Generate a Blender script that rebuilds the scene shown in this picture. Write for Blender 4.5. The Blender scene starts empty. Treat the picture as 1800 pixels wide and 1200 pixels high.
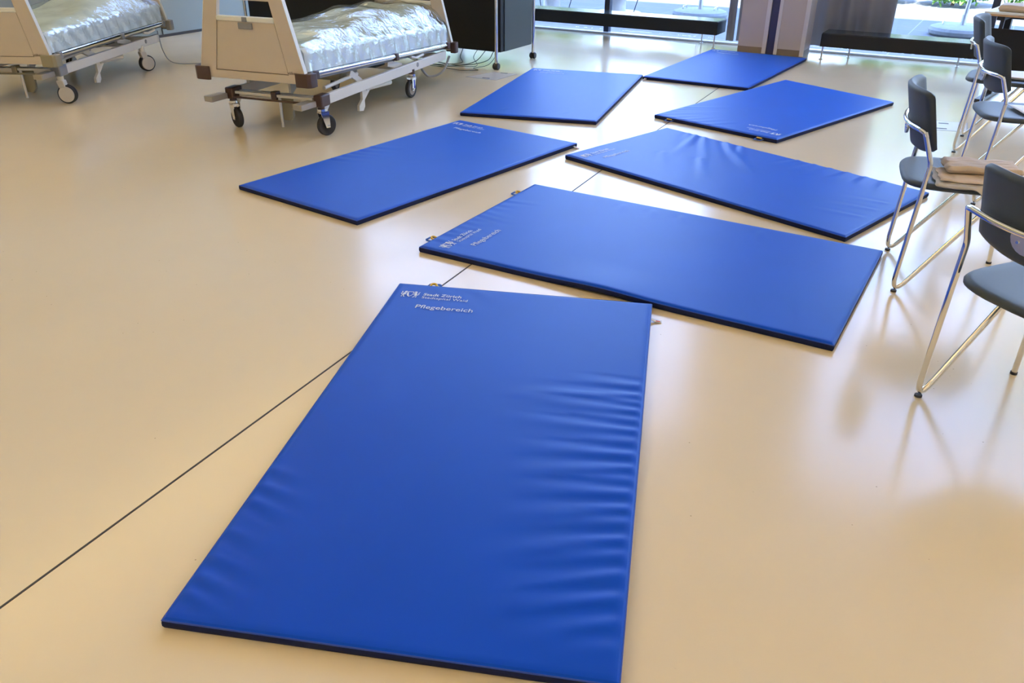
import bpy, bmesh, math, random
from mathutils import Vector, Matrix
random.seed(7)
sc = bpy.context.scene
COL = sc.collection
R_ = math.radians

# ---------------------------------------------------------------- camera
def make_camera():
    pitch, roll, h, f = 0.49616475, 0.00591056, 1.56171, 1444.21
    F = Vector((0, math.cos(pitch), -math.sin(pitch)))
    R = Vector((1, 0, 0)); U = R.cross(F)
    R2 = R * math.cos(roll) + U * math.sin(roll)
    U2 = U * math.cos(roll) - R * math.sin(roll)
    cd = bpy.data.cameras.new('camera')
    cd.sensor_width = 36.0; cd.lens = f * 36.0 / 1800.0
    cd.clip_start = 0.05; cd.clip_end = 300
    co = bpy.data.objects.new('camera', cd); COL.objects.link(co)
    m = Matrix.Identity(4)
    for i in range(3):
        m[i][0] = R2[i]; m[i][1] = U2[i]; m[i][2] = -F[i]
    m[0][3] = 0; m[1][3] = 0; m[2][3] = h
    co.matrix_world = m
    sc.camera = co
make_camera()

# ---------------------------------------------------------------- light, sky, exposure
RA = -29.778                       # the room is turned by this much; its far wall is the glass wall
RAr = R_(RA)
def RM(w, m, z=0.0):               # room coordinates (along the glass wall, towards it) -> world
    return Vector((w*math.cos(RAr) - m*math.sin(RAr), w*math.sin(RAr) + m*math.cos(RAr), z))

sc.view_settings.view_transform = 'Standard'
sc.view_settings.look = 'None'
sc.view_settings.exposure = 0.20
sc.view_settings.gamma = 1.0
sc.view_settings.use_curve_mapping = False
try:
    sc.cycles.use_denoising = True
    sc.cycles.max_bounces = 10
    sc.cycles.diffuse_bounces = 5
    sc.cycles.transparent_max_bounces = 16
    sc.cycles.sample_clamp_indirect = 6.0
except Exception:
    pass

SKY_STRENGTH = 9.5
wd = bpy.data.worlds.new('sky'); sc.world = wd; wd.use_nodes = True
nt = wd.node_tree; nt.nodes.clear()
o_ = nt.nodes.new('ShaderNodeOutputWorld'); b_ = nt.nodes.new('ShaderNodeBackground')
tc_ = nt.nodes.new('ShaderNodeTexCoord'); sx_ = nt.nodes.new('ShaderNodeSeparateXYZ')
rp_ = nt.nodes.new('ShaderNodeValToRGB')
rp_.color_ramp.elements[0].position = 0.0; rp_.color_ramp.elements[0].color = (0.56, 0.73, 1.0, 1)
rp_.color_ramp.elements[1].position = 0.7; rp_.color_ramp.elements[1].color = (0.30, 0.46, 1.0, 1)
nt.links.new(tc_.outputs['Generated'], sx_.inputs[0]); nt.links.new(sx_.outputs['Z'], rp_.inputs[0])
nt.links.new(rp_.outputs[0], b_.inputs['Color']); b_.inputs['Strength'].default_value = SKY_STRENGTH
nt.links.new(b_.outputs[0], o_.inputs[0])

SUN_STRENGTH = 22.0
sd = bpy.data.lights.new('sun', 'SUN'); sd.energy = SUN_STRENGTH; sd.angle = R_(0.6); sd.color = (1.0, 0.95, 0.86)
so = bpy.data.objects.new('sun', sd); COL.objects.link(so)
sun_dir = (RM(0.25, 1.0) * math.cos(R_(64)) + Vector((0, 0, -1)) * math.sin(R_(64)))
so.rotation_euler = sun_dir.to_track_quat('-Z', 'Y').to_euler(); so.location = (0, -6, 12)

LAMP_COLOR = (1.0, 0.68, 0.25)
FILL_WATTS = 310.0                  # each wall's cove lamp, added to wash the ceiling
LAMP_WATTS = 2.5                   # each ceiling lamp, see ceiling_lamp()

# ---------------------------------------------------------------- materials
def _mat(name):
    m = bpy.data.materials.new(name); m.use_nodes = True
    return m, m.node_tree, m.node_tree.nodes['Principled BSDF']
def pm(name, color, rough=0.5, metal=0.0, spec=0.5, bump=0.0, bscale=200.0, coat=0.0, sheen=0.0, var=0.0, vscale=8.0, trans=0.0):
    m, t, p = _mat(name)
    p.inputs['Base Color'].default_value = (*color, 1); p.inputs['Roughness'].default_value = rough
    p.inputs['Metallic'].default_value = metal; p.inputs['Specular IOR Level'].default_value = spec
    p.inputs['Coat Weight'].default_value = coat; p.inputs['Sheen Weight'].default_value = sheen
    p.inputs['Transmission Weight'].default_value = trans
    tc = t.nodes.new('ShaderNodeTexCoord')
    if bump > 0:
        n = t.nodes.new('ShaderNodeTexNoise'); n.inputs['Scale'].default_value = bscale; n.inputs['Detail'].default_value = 3
        b = t.nodes.new('ShaderNodeBump'); b.inputs['Strength'].default_value = bump; b.inputs['Distance'].default_value = 0.002
        t.links.new(tc.outputs['Object'], n.inputs['Vector']); t.links.new(n.outputs['Fac'], b.inputs['Height'])
        t.links.new(b.outputs[0], p.inputs['Normal'])
    if var > 0:
        n = t.nodes.new('ShaderNodeTexNoise'); n.inputs['Scale'].default_value = vscale; n.inputs['Detail'].default_value = 4
        r = t.nodes.new('ShaderNodeValToRGB')
        r.color_ramp.elements[0].position = .3; r.color_ramp.elements[1].position = .7
        r.color_ramp.elements[0].color = (*[c*(1-var) for c in color], 1)
        r.color_ramp.elements[1].color = (*[min(1, c*(1+var)) for c in color], 1)
        t.links.new(tc.outputs['Object'], n.inputs['Vector']); t.links.new(n.outputs['Fac'], r.inputs[0])
        t.links.new(r.outputs[0], p.inputs['Base Color'])
    return m

def floor_material():
    m, t, p = _mat('poured_resin_floor')
    tc = t.nodes.new('ShaderNodeTexCoord')
    n1 = t.nodes.new('ShaderNodeTexNoise'); n1.inputs['Scale'].default_value = 0.7; n1.inputs['Detail'].default_value = 5
    r1 = t.nodes.new('ShaderNodeValToRGB')
    r1.color_ramp.elements[0].position = .3; r1.color_ramp.elements[1].position = .7
    r1.color_ramp.elements[0].color = (0.68, 0.575, 0.40, 1); r1.color_ramp.elements[1].color = (0.73, 0.625, 0.44, 1)
    # sparse dark specks of grit
    v = t.nodes.new('ShaderNodeTexVoronoi'); v.inputs['Scale'].default_value = 17.0
    lt = t.nodes.new('ShaderNodeMath'); lt.operation = 'LESS_THAN'; lt.inputs[1].default_value = 0.038
    n2 = t.nodes.new('ShaderNodeTexNoise'); n2.inputs['Scale'].default_value = 3.0
    gt = t.nodes.new('ShaderNodeMath'); gt.operation = 'GREATER_THAN'; gt.inputs[1].default_value = 0.52
    mu = t.nodes.new('ShaderNodeMath'); mu.operation = 'MULTIPLY'
    mu2 = t.nodes.new('ShaderNodeMath'); mu2.operation = 'MULTIPLY'; mu2.inputs[1].default_value = 0.7
    mx = t.nodes.new('ShaderNodeMixRGB'); mx.inputs[2].default_value = (0.25, 0.17, 0.1, 1)
    L = t.links.new
    for nn in (n1, v, n2): L(tc.outputs['Object'], nn.inputs['Vector'])
    L(n1.outputs['Fac'], r1.inputs[0]); L(v.outputs['Distance'], lt.inputs[0]); L(n2.outputs['Fac'], gt.inputs[0])
    L(lt.outputs[0], mu.inputs[0]); L(gt.outputs[0], mu.inputs[1]); L(mu.outputs[0], mu2.inputs[0]); L(mu2.outputs[0], mx.inputs[0])
    L(r1.outputs[0], mx.inputs[1]); L(mx.outputs[0], p.inputs['Base Color'])
    n3 = t.nodes.new('ShaderNodeTexNoise'); n3.inputs['Scale'].default_value = 2.2; n3.inputs['Detail'].default_value = 6
    mr = t.nodes.new('ShaderNodeMapRange'); mr.inputs['To Min'].default_value = 0.13; mr.inputs['To Max'].default_value = 0.24
    L(tc.outputs['Object'], n3.inputs['Vector']); L(n3.outputs['Fac'], mr.inputs['Value']); L(mr.outputs[0], p.inputs['Roughness'])
    p.inputs['IOR'].default_value = 1.42
    b = t.nodes.new('ShaderNodeBump'); b.inputs['Strength'].default_value = 0.04; b.inputs['Distance'].default_value = 0.01
    n4 = t.nodes.new('ShaderNodeTexNoise'); n4.inputs['Scale'].default_value = 5.0; n4.inputs['Detail'].default_value = 2
    L(tc.outputs['Object'], n4.inputs['Vector']); L(n4.outputs['Fac'], b.inputs['Height']); L(b.outputs[0], p.inputs['Normal'])
    return m

def glassy(name, tint, rough, fac_min, fac_max, bump=0.0, bscale=20.0):
    """thin see-through sheet: transparent mixed with a gloss that grows with the angle"""
    m = bpy.data.materials.new(name); m.use_nodes = True; t = m.node_tree; t.nodes.clear()
    o = t.nodes.new('ShaderNodeOutputMaterial'); mix = t.nodes.new('ShaderNodeMixShader')
    tr = t.nodes.new('ShaderNodeBsdfTransparent'); gl = t.nodes.new('ShaderNodeBsdfGlossy')
    tr.inputs[0].default_value = (*tint, 1); gl.inputs['Roughness'].default_value = rough
    fr = t.nodes.new('ShaderNodeLayerWeight'); fr.inputs['Blend'].default_value = 0.4
    mr = t.nodes.new('ShaderNodeMapRange'); mr.inputs['To Min'].default_value = fac_min; mr.inputs['To Max'].default_value = fac_max
    L = t.links.new
    L(fr.outputs['Facing'], mr.inputs['Value']); L(mr.outputs[0], mix.inputs[0]); L(tr.outputs[0], mix.inputs[1]); L(gl.outputs[0], mix.inputs[2])
    L(mix.outputs[0], o.inputs[0])
    if bump > 0:
        tc = t.nodes.new('ShaderNodeTexCoord'); n = t.nodes.new('ShaderNodeTexNoise'); n.inputs['Scale'].default_value = bscale
        n.inputs['Detail'].default_value = 4; n.inputs['Distortion'].default_value = 1.2
        b = t.nodes.new('ShaderNodeBump'); b.inputs['Strength'].default_value = bump; b.inputs['Distance'].default_value = 0.01
        L(tc.outputs['Object'], n.inputs['Vector']); L(n.outputs['Fac'], b.inputs['Height'])
        L(b.outputs[0], gl.inputs['Normal'])
    return m

def translucent_cloth(name, color, tl):
    m = bpy.data.materials.new(name); m.use_nodes = True; t = m.node_tree; t.nodes.clear()
    o = t.nodes.new('ShaderNodeOutputMaterial'); mix = t.nodes.new('ShaderNodeMixShader'); mix.inputs[0].default_value = tl
    d = t.nodes.new('ShaderNodeBsdfDiffuse'); s = t.nodes.new('ShaderNodeBsdfTranslucent')
    d.inputs[0].default_value = (*color, 1); s.inputs[0].default_value = (*color, 1)
    t.links.new(d.outputs[0], mix.inputs[1]); t.links.new(s.outputs[0], mix.inputs[2]); t.links.new(mix.outputs[0], o.inputs[0])
    return m

def paving_material():
    m, t, p = _mat('terrace_paving')
    tc = t.nodes.new('ShaderNodeTexCoord'); br = t.nodes.new('ShaderNodeTexBrick')
    br.inputs['Color1'].default_value = (0.125, 0.13, 0.14, 1); br.inputs['Color2'].default_value = (0.115, 0.12, 0.13, 1)
    br.inputs['Mortar'].default_value = (0.24, 0.24, 0.24, 1); br.inputs['Scale'].default_value = 1.0
    br.inputs['Mortar Size'].default_value = 0.006; br.inputs['Brick Width'].default_value = 1.2; br.inputs['Row Height'].default_value = 1.2
    br.offset = 0.0
    t.links.new(tc.outputs['Object'], br.inputs['Vector']); t.links.new(br.outputs['Color'], p.inputs['Base Color'])
    p.inputs['Roughness'].default_value = 0.7
    return m

M = dict(
    floor=floor_material(),
    seam=pm('dark_joint', (0.05, 0.045, 0.04), 0.7),
    wall=pm('grey_green_wall_panels', (0.30, 0.35, 0.34), 0.6, bump=.05),
    whitewall=pm('white_wall', (0.78, 0.75, 0.70), 0.8, bump=.05),
    ceiling=pm('white_ceiling', (0.84, 0.82, 0.78), 0.9, bump=.05),
    mat_top=pm('blue_coated_fabric', (0.0015, 0.052, 0.50), 0.44, spec=0.24, sheen=.35, bump=0.10, bscale=900, var=.04, vscale=3),
    mat_side=pm('navy_mat_border', (0.003, 0.009, 0.060), 0.7, spec=.25, bump=0.08, bscale=700),
    seamtube=pm('mat_piping', (0.008, 0.05, 0.36), 0.5),
    print_=pm('pale_grey_print', (0.62, 0.68, 0.80), 0.6),
    chrome=pm('chrome', (0.78, 0.76, 0.72), 0.10, 1.0),
    steel=pm('brushed_steel', (0.60, 0.60, 0.60), 0.3, 1.0),
    black=pm('black_laminate', (0.010, 0.012, 0.015), 0.42, spec=.3, bump=.03, bscale=60),
    blackplastic=pm('black_plastic', (0.02, 0.022, 0.025), 0.45),
    rubber=pm('dark_rubber', (0.03, 0.03, 0.033), 0.7),
    charcoal=pm('charcoal_upholstery', (0.026, 0.042, 0.060), 0.55, sheen=.12, bump=.25, bscale=900),
    board=pm('cream_board', (0.55, 0.485, 0.40), 0.45, var=.02),
    edge=pm('window_lit_board_edge', (0.75, 0.76, 0.70), 0.4),  # board cream made paler: window light on the edges put into the colour
    brown=pm('brown_plastic', (0.07, 0.038, 0.03), 0.45),
    greyplastic=pm('grey_plastic', (0.24, 0.25, 0.26), 0.45),
    olive=pm('grey_green_plastic', (0.27, 0.25, 0.18), 0.5),
    whitemetal=pm('white_lacquered_metal', (0.68, 0.66, 0.60), 0.35),
    mattress=pm('pale_green_mattress', (0.82, 0.89, 0.87), 0.7, var=.05),
    duvet=pm('soft_green_bedding', (0.74, 0.76, 0.56), 0.8, var=.12, vscale=6),
    film=glassy('clear_plastic_film', (0.93, 0.96, 0.97), 0.12, 0.12, 0.50, bump=.9, bscale=12),
    glass=glassy('window_glass', (0.96, 0.99, 1.0), 0.0, 0.03, 0.6),
    frame=pm('dark_window_frame', (0.03, 0.04, 0.07), 0.4),
    sill=pm('pale_aluminium_sill', (0.75, 0.76, 0.78), 0.35),
    pier=pm('warm_grey_panel', (0.46, 0.43, 0.45), 0.5),
    pieredge=pm('pale_aluminium_edge', (0.60, 0.60, 0.66), 0.35),
    plinth=pm('brown_grey_plinth', (0.20, 0.165, 0.14), 0.5),
    post=pm('blue_black_post', (0.035, 0.04, 0.11), 0.35),
    curtain=translucent_cloth('grey_curtain_cloth', (0.42, 0.40, 0.40), 0.35),
    paving=paving_material(),
    concrete=pm('cast_concrete', (0.22, 0.24, 0.25), 0.85, bump=.4, bscale=60, var=.1, vscale=20),
    leaf=pm('hedge_leaves', (0.16, 0.34, 0.05), 0.5, var=.4, vscale=1.2),
    leaf2=pm('tree_leaves', (0.30, 0.42, 0.06), 0.5, var=.4, vscale=.7),
    bark=pm('bark', (0.18, 0.13, 0.09), 0.9, bump=.5, bscale=30),
    white=pm('white_plastic', (0.80, 0.80, 0.80), 0.4),
    paper=pm('white_paper', (0.80, 0.79, 0.80), 0.7),
    towel=pm('beige_cloth', (0.55, 0.46, 0.38), 0.9, bump=.4, bscale=300),
    towel2=pm('light_grey_cloth', (0.42, 0.40, 0.38), 0.9, bump=.4, bscale=300),
    tabletop=pm('pale_tabletop', (0.72, 0.72, 0.66), 0.4),
    wood=pm('beech_edge', (0.50, 0.33, 0.19), 0.5, var=.1, vscale=20),
    cable=pm('dark_cable', (0.05, 0.07, 0.07), 0.5),
    greycable=pm('grey_cable', (0.28, 0.28, 0.27), 0.5),
    hatch=pm('floor_box_lid', (0.60, 0.55, 0.47), 0.3),
    yellow=pm('yellow_plastic', (0.72, 0.45, 0.04), 0.5),
    bluestrap=pm('blue_strap', (0.02, 0.09, 0.36), 0.7),
    bluemark=pm('blue_mark', (0.03, 0.06, 0.6), 0.5),
    red=pm('red_mark', (0.6, 0.08, 0.06), 0.6),
)
M['mat_top'].node_tree.nodes['Principled BSDF'].inputs['Specular Tint'].default_value = (0.45, 0.78, 1.0, 1)
M['mat_top'].node_tree.nodes['Principled BSDF'].inputs['Sheen Tint'].default_value = (0.10, 0.42, 1.0, 1)
M['mat_top'].node_tree.nodes['Principled BSDF'].inputs['Sheen Roughness'].default_value = 0.45
def lampmat():
    m = bpy.data.materials.new('lamp_diffuser'); m.use_nodes = True; t = m.node_tree; t.nodes.clear()
    o = t.nodes.new('ShaderNodeOutputMaterial'); e = t.nodes.new('ShaderNodeEmission')
    e.inputs[0].default_value = (*LAMP_COLOR, 1); e.inputs[1].default_value = 2.0
    t.links.new(e.outputs[0], o.inputs[0]); return m
M['lamp'] = lampmat()

# ---------------------------------------------------------------- mesh helpers
class MB:
    def __init__(s): s.v = []; s.f = []
    def add(s, verts, faces):
        n = len(s.v); s.v += [tuple(v) for v in verts]; s.f += [tuple(i + n for i in f) for f in faces]; return s
    def box(s, c, d, rz=0.0, M3=None):
        x, y, z = [k/2 for k in d]
        vs = [Vector(p) for p in ((-x,-y,-z),(x,-y,-z),(x,y,-z),(-x,y,-z),(-x,-y,z),(x,-y,z),(x,y,z),(-x,y,z))]
        if M3 is not None: vs = [M3 @ v for v in vs]
        if rz: vs = [Matrix.Rotation(rz, 3, 'Z') @ v for v in vs]
        c = Vector(c)
        return s.add([v + c for v in vs], [(0,3,2,1),(4,5,6,7),(0,1,5,4),(1,2,6,5),(2,3,7,6),(3,0,4,7)])
    def bar(s, a, b, w, h, up=(0, 0, 1)):
        """rectangular bar from a to b, w sideways and h along up"""
        a = Vector(a); b = Vector(b); d = (b - a).normalized(); sd = d.cross(Vector(up)).normalized(); u = sd.cross(d)
        vs = []
        for p in (a, b):
            for (i, j) in ((-1,-1),(1,-1),(1,1),(-1,1)): vs.append(p + sd*i*w/2 + u*j*h/2)
        return s.add(vs, [(0,1,2,3),(7,6,5,4),(0,4,5,1),(1,5,6,2),(2,6,7,3),(3,7,4,0)])
    def prism(s, pts, a, b, axis='z'):
        """closed outline pts extruded from a to b along axis"""
        def P(p, t):
            return (p[0], p[1], t) if axis == 'z' else ((p[0], t, p[1]) if axis == 'y' else (t, p[0], p[1]))
        n = len(pts)
        vs = [P(p, a) for p in pts] + [P(p, b) for p in pts]
        return s.add(vs, [tuple(range(n))[::-1], tuple(range(n, 2*n))] + [(i, (i+1) % n, n + (i+1) % n, n + i) for i in range(n)])
    def lathe(s, prof, c=(0, 0, 0), n=32, M3=None):
        """profile of (radius, height) turned round z; closed at radius 0"""
        vs = []; fs = []; c = Vector(c)
        for r, z in prof:
            for k in range(n):
                a = 2*math.pi*k/n; v = Vector((r*math.cos(a), r*math.sin(a), z))
                if M3 is not None: v = M3 @ v
                vs.append(v + c)
        for i in range(len(prof)-1):
            for k in range(n):
                fs.append((i*n+k, i*n+(k+1) % n, (i+1)*n+(k+1) % n, (i+1)*n+k))
        fs.append(tuple(range(n))[::-1]); fs.append(tuple((len(prof)-1)*n + k for k in range(n)))
        return s.add(vs, fs)
    def tube(s, path, r, n=10, closed=False):
        P = [Vector(p) for p in path]; m = len(P); vs = []; fs = []
        up = None
        for i in range(m):
            if closed: t = (P[(i+1) % m] - P[i-1]).normalized()
            else: t = (P[min(i+1, m-1)] - P[max(i-1, 0)]).normalized()
            if up is None:
                up = Vector((0, 0, 1)) if abs(t.z) < .9 else Vector((1, 0, 0))
            up = (up - t*up.dot(t)).normalized(); sd = t.cross(up)
            for k in range(n):
                a = 2*math.pi*k/n; vs.append(P[i] + up*(r*math.cos(a)) + sd*(r*math.sin(a)))
        q = m if closed else m-1
        for i in range(q):
            j = (i+1) % m
            for k in range(n): fs.append((i*n+k, i*n+(k+1) % n, j*n+(k+1) % n, j*n+k))
        if not closed: fs += [tuple(range(n))[::-1], tuple((m-1)*n+k for k in range(n))]
        return s.add(vs, fs)
    def build(s, name, mat, parent=None, bevel=0.0, smooth=True, seg=2, loc=None, angle=35, label=None):
        me = bpy.data.meshes.new(name); me.from_pydata(s.v, [], s.f)
        bm = bmesh.new(); bm.from_mesh(me); bmesh.ops.recalc_face_normals(bm, faces=bm.faces); bm.to_mesh(me); bm.free()
        o = bpy.data.objects.new(name, me); COL.objects.link(o)
        me.materials.append(M[mat] if isinstance(mat, str) else mat)
        if parent: o.parent = parent
        if loc is not None: o.location = loc
        if bevel > 0:
            b = o.modifiers.new('bevel', 'BEVEL'); b.width = bevel; b.segments = seg; b.limit_method = 'ANGLE'; b.angle_limit = R_(40)
        if smooth:
            for p in me.polygons: p.use_smooth = True
            try: me.set_sharp_from_angle(angle=R_(angle))
            except Exception: pass
        if label: o['label'] = label
        return o

def fillet(pts, r, k=6):
    """polyline with its inner corners rounded; r one radius or a list per inner corner"""
    P = [Vector(p) for p in pts]; out = [P[0]]
    for i in range(1, len(P)-1):
        rr = r[i-1] if isinstance(r, (list, tuple)) else r
        a = P[i-1]-P[i]; b = P[i+1]-P[i]; la, lb = a.length, b.length; a.normalize(); b.normalize()
        th = a.angle(b); d = min(rr/math.tan(th/2), la*.48, lb*.48)
        p0 = P[i]+a*d; p1 = P[i]+b*d
        for j in range(k+1):
            t = j/k; out.append(p0*(1-t)**2 + P[i]*2*t*(1-t) + p1*t**2)
    out.append(P[-1]); return out
def spline(pts, k=8):
    P = [Vector(p) for p in pts]; P = [2*P[0]-P[1]] + P + [2*P[-1]-P[-2]]; out = []
    for i in range(1, len(P)-2):
        for j in range(k):
            t = j/k
            out.append(.5*((2*P[i]) + (P[i+1]-P[i-1])*t + (2*P[i-1]-5*P[i]+4*P[i+1]-P[i+2])*t*t + (3*P[i]-P[i-1]-3*P[i+1]+P[i+2])*t**3))
    out.append(P[-2]); return out

def tag(o, label, cat, group=None, kind=None):
    o['label'] = label; o['category'] = cat
    if group: o['group'] = group
    if kind: o['kind'] = kind
    return o
def thing(name, label, cat, loc=(0, 0, 0), rz=0.0, group=None):
    e = bpy.data.objects.new(name, None); COL.objects.link(e); e.empty_display_size = .1
    e.location = loc; e.rotation_euler = (0, 0, rz)
    return tag(e, label, cat, group)
def node(name, parent, loc=(0, 0, 0), rot=(0, 0, 0)):
    e = bpy.data.objects.new(name, None); COL.objects.link(e); e.parent = parent; e.location = loc; e.rotation_euler = rot
    e.empty_display_size = .05
    return e
def struct(o): o['kind'] = 'structure'; return o
def room(o): o.rotation_euler = (0, 0, RAr); return o       # geometry given in room coordinates

def text_mesh(body, offset=0.0):
    c = bpy.data.curves.new('lettering', 'FONT'); c.body = body; c.size = 1.0; c.offset = offset; c.resolution_u = 3
    o = bpy.data.objects.new('lettering', c); COL.objects.link(o)
    bpy.context.view_layer.update()
    me = bpy.data.meshes.new_from_object(o.evaluated_get(bpy.context.evaluated_depsgraph_get()))
    vs = [v.co.copy() for v in me.vertices]; fs = [tuple(p.vertices) for p in me.polygons]
    bpy.data.objects.remove(o); bpy.data.curves.remove(c); bpy.data.meshes.remove(me)
    x0 = min(v.x for v in vs); x1 = max(v.x for v in vs)
    return [(v.x-x0, v.y) for v in vs], fs, x1-x0

# ---------------------------------------------------------------- the room
W0, W1, M0, M1, H = -9.15, 4.2, -4.5, 10.42, 6.3
MB().box(((W0+W1)/2, (M0+10.5)/2, -.1), (W1-W0, 10.5-M0, .2)).build('floor', 'floor', smooth=False)
room(struct(bpy.data.objects['floor']))
room(struct(MB().box(((W0+W1)/2, (M0+10.9)/2, H+.15), (W1-W0+1.0, 10.9-M0+.6, .3)).build('ceiling', 'ceiling', smooth=False)))
room(struct(MB().box((W0-.1, (M0+10.5)/2, H/2), (.2, 10.5-M0, H)).build('wall_left', 'wall', smooth=False)))
room(struct(MB().box((W1+.1, (M0+10.5)/2, H/2), (.2, 10.5-M0, H)).build('wall_right', 'whitewall', smooth=False)))
room(struct(MB().box(((W0+W1)/2, M0-.1, H/2), (W1-W0+.4, .2, H)).build('wall_back', 'whitewall', smooth=False)))
# dark joints of the panelled left wall and its base gap
g = MB()
for m in (1.0, 2.4, 3.8, 5.2, 5.82, 7.2, 8.6): g.box((W0+.004, m, H/2), (.008, .012, H))
g.box((W0+.006, (M0+10.4)/2, .015), (.012, 10.4-M0, .03))
room(struct(g.build('baseboard_left', 'seam', smooth=False)))
# floor joint
g = MB(); a = Vector((-1.40, 1.21, .0006)); b = Vector((3.10, 10.2, .0006))
c1 = Vector((-.314, 3.428, .0006)); c2 = Vector((.98, 6.05, .0006))
for p, q in ((a, c1), (c1, c2), (c2, b)): g.bar(p, q, .007, .0012)
struct(g.build('trim_1', 'seam', smooth=False))
# glass wall: sill, frames, panes
room(struct(MB().box((-2.5, M1-.025, .012), (13.3, .085, .024)).build('trim_2', 'sill', bevel=.003)))
room(struct(MB().box((-2.5, M1+.055, .006), (13.3, .07, .012)).build('trim_3', 'frame', bevel=.003)))
MUL = [(-9.12, .05), (-6.9, .07), (-4.62, .07), (-2.33, .07), (-.245, .07), (2.0, .07), (4.17, .05)]
for i in range(len(MUL)-1):
    x0 = MUL[i][0]; x1 = MUL[i+1][0]
    f = MB(); f.box((x0+.035, M1+.04, H/2), (.07, .09, H)); f.box(((x0+x1)/2, M1+.04, H-.04), (x1-x0, .09, .08)); f.box(((x0+x1)/2, M1+.04, 3.3), (x1-x0, .088, .06))
    w = struct(f.build('window_%d' % (i+1), 'frame', bevel=.004)); room(w)
    MB().box(((x0+x1)/2+.035, M1+.04, H/2), (x1-x0-.07, .012, H-.10)).build('pane', 'glass', parent=w, smooth=False)
# pier made of two panels with a dark post between
for k, (a, b) in enumerate(((-2.70, -2.375), (-2.285, -1.955))):
    p = struct(MB().box(((a+b)/2, 10.05, H/2+.035), (b-a, .30, H-.07)).build('trim_%d' % (4+k), 'pier', bevel=.003)); room(p)
    MB().box((b-.022, 9.895, H/2+.004), (.044, .012, H-.01)).build('edge_strip', 'pieredge', parent=p)
    if k: MB().box((a+.018, 9.895, H/2+.004), (.036, .012, H-.01)).build('edge_strip', 'pieredge', parent=p)
    MB().box(((a+b)/2, 10.05, .05), (b-a-.002, .296, .10)).build('plinth', 'plinth', parent=p)
room(struct(MB().box((-2.33, 10.02, H/2), (.088, .22, H)).build('trim_6', 'post', bevel=.004)))

def curtain(name, w0, w1, zb, m, label, folds, amp=.03):
    g = MB(); n = int((w1-w0)/.02); vs = []
    for i in range(n+1):
        w = w0 + (w1-w0)*i/n
        d = amp*math.sin(folds*2*math.pi*i/n) + amp*.4*math.sin(folds*5.3*i/n + 1)
        for z in (zb, 1.5, 3.5, 6.1): vs.append((w-(w0+w1)/2, d*(1 if z < 5 else .7), z))
    fs = [(i*4+j, (i+1)*4+j, (i+1)*4+j+1, i*4+j+1) for i in range(n) for j in range(3)]
    g.add(vs, fs); o = g.build(name, 'curtain')
    md = o.modifiers.new('thickness', 'SOLIDIFY'); md.thickness = .002
    o.location = RM((w0+w1)/2, m); o.rotation_euler = (0, 0, RAr)
    return tag(o, label, 'curtain')
curtain('curtain', -1.97, -1.14, .085, 10.26, 'wide grey curtain hanging behind the right-hand black bench', 4)
curtain('curtain', -2.955, -2.86, .06, 10.27, 'narrow grey curtain strip beside the end of the left-hand black bench', 1, .012)
curtain('curtain', -2.84, -2.72, .06, 10.30, 'slim grey curtain strip tucked against the left panel of the pier', 1, .012)

# ceiling lamps (above the frame; they give the warm light)
def ceiling_lamp(w, m, k):
    t = thing('ceiling_lamp', 'round white ceiling lamp glowing warm, number of rows above the mats', 'ceiling lamp', RM(w, m, H), RAr, 'warm ceiling lamps over the hall')
    MB().lathe([(.0001, 0), (.30, 0), (.30, -.07), (.28, -.08), (.0001, -.08)]).build('housing', 'white', parent=t)
    MB().lathe([(.0001, -.081), (.27, -.081), (.26, -.087), (.0001, -.09)]).build('diffuser', 'lamp', parent=t)
    l = bpy.data.lights.new('lamp_light', 'AREA'); l.shape = 'DISK'; l.size = .52; l.energy = LAMP_WATTS; l.color = LAMP_COLOR
    lo = bpy.data.objects.new('lamp_light', l); COL.objects.link(lo); lo.parent = t; lo.location = (0, 0, -.10)
k = 0
for w in (-7.2, -4.8, -2.4, 0.0, 2.4):
    for m in (-3.2, -.9):
        ceiling_lamp(w, m, k); k += 1
for o in bpy.data.objects:
    if o.name.startswith('ceiling_lamp'): o['label'] = 'round white ceiling lamp giving warm light over the hall'

def fill(w, m, length, along_m, face, label, power=1.0):  # unseen uplights added to spread soft warm light off the ceiling
    """added trough high on a wall, its lamp strip washing the ceiling for soft fill"""
    t = thing('fill_lamp', label, 'cove lamp', RM(w, m, 5.4), RAr + (R_(90) if along_m else 0), 'cove lamps added high on the walls')
    MB().box((0, 0, 0), (length, .22, .02)).build('trough', 'white', parent=t)
    MB().box((0, face*.11, .05), (length, .02, .12)).build('front_lip', 'white', parent=t)
    l = bpy.data.lights.new('lamp_light', 'AREA'); l.shape = 'RECTANGLE'; l.size = length-.1; l.size_y = .14; l.energy = FILL_WATTS*power*length/12; l.color = LAMP_COLOR
    lo = bpy.data.objects.new('lamp_light', l); COL.objects.link(lo); lo.parent = t; lo.location = (0, 0, .06); lo.rotation_euler = (R_(180+face*25), 0, 0)
fill(W0+.12, 2.6, 13.5, True, -1, 'long cove lamp added along the grey-green panelled wall', 1.5)
fill(W1-.12, 2.6, 13.5, True, 1, 'long cove lamp added along the white wall on the right')
fill(-2.5, M0+.12, 12.5, False, 1, 'long cove lamp added on the wall behind the camera', .25)

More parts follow.
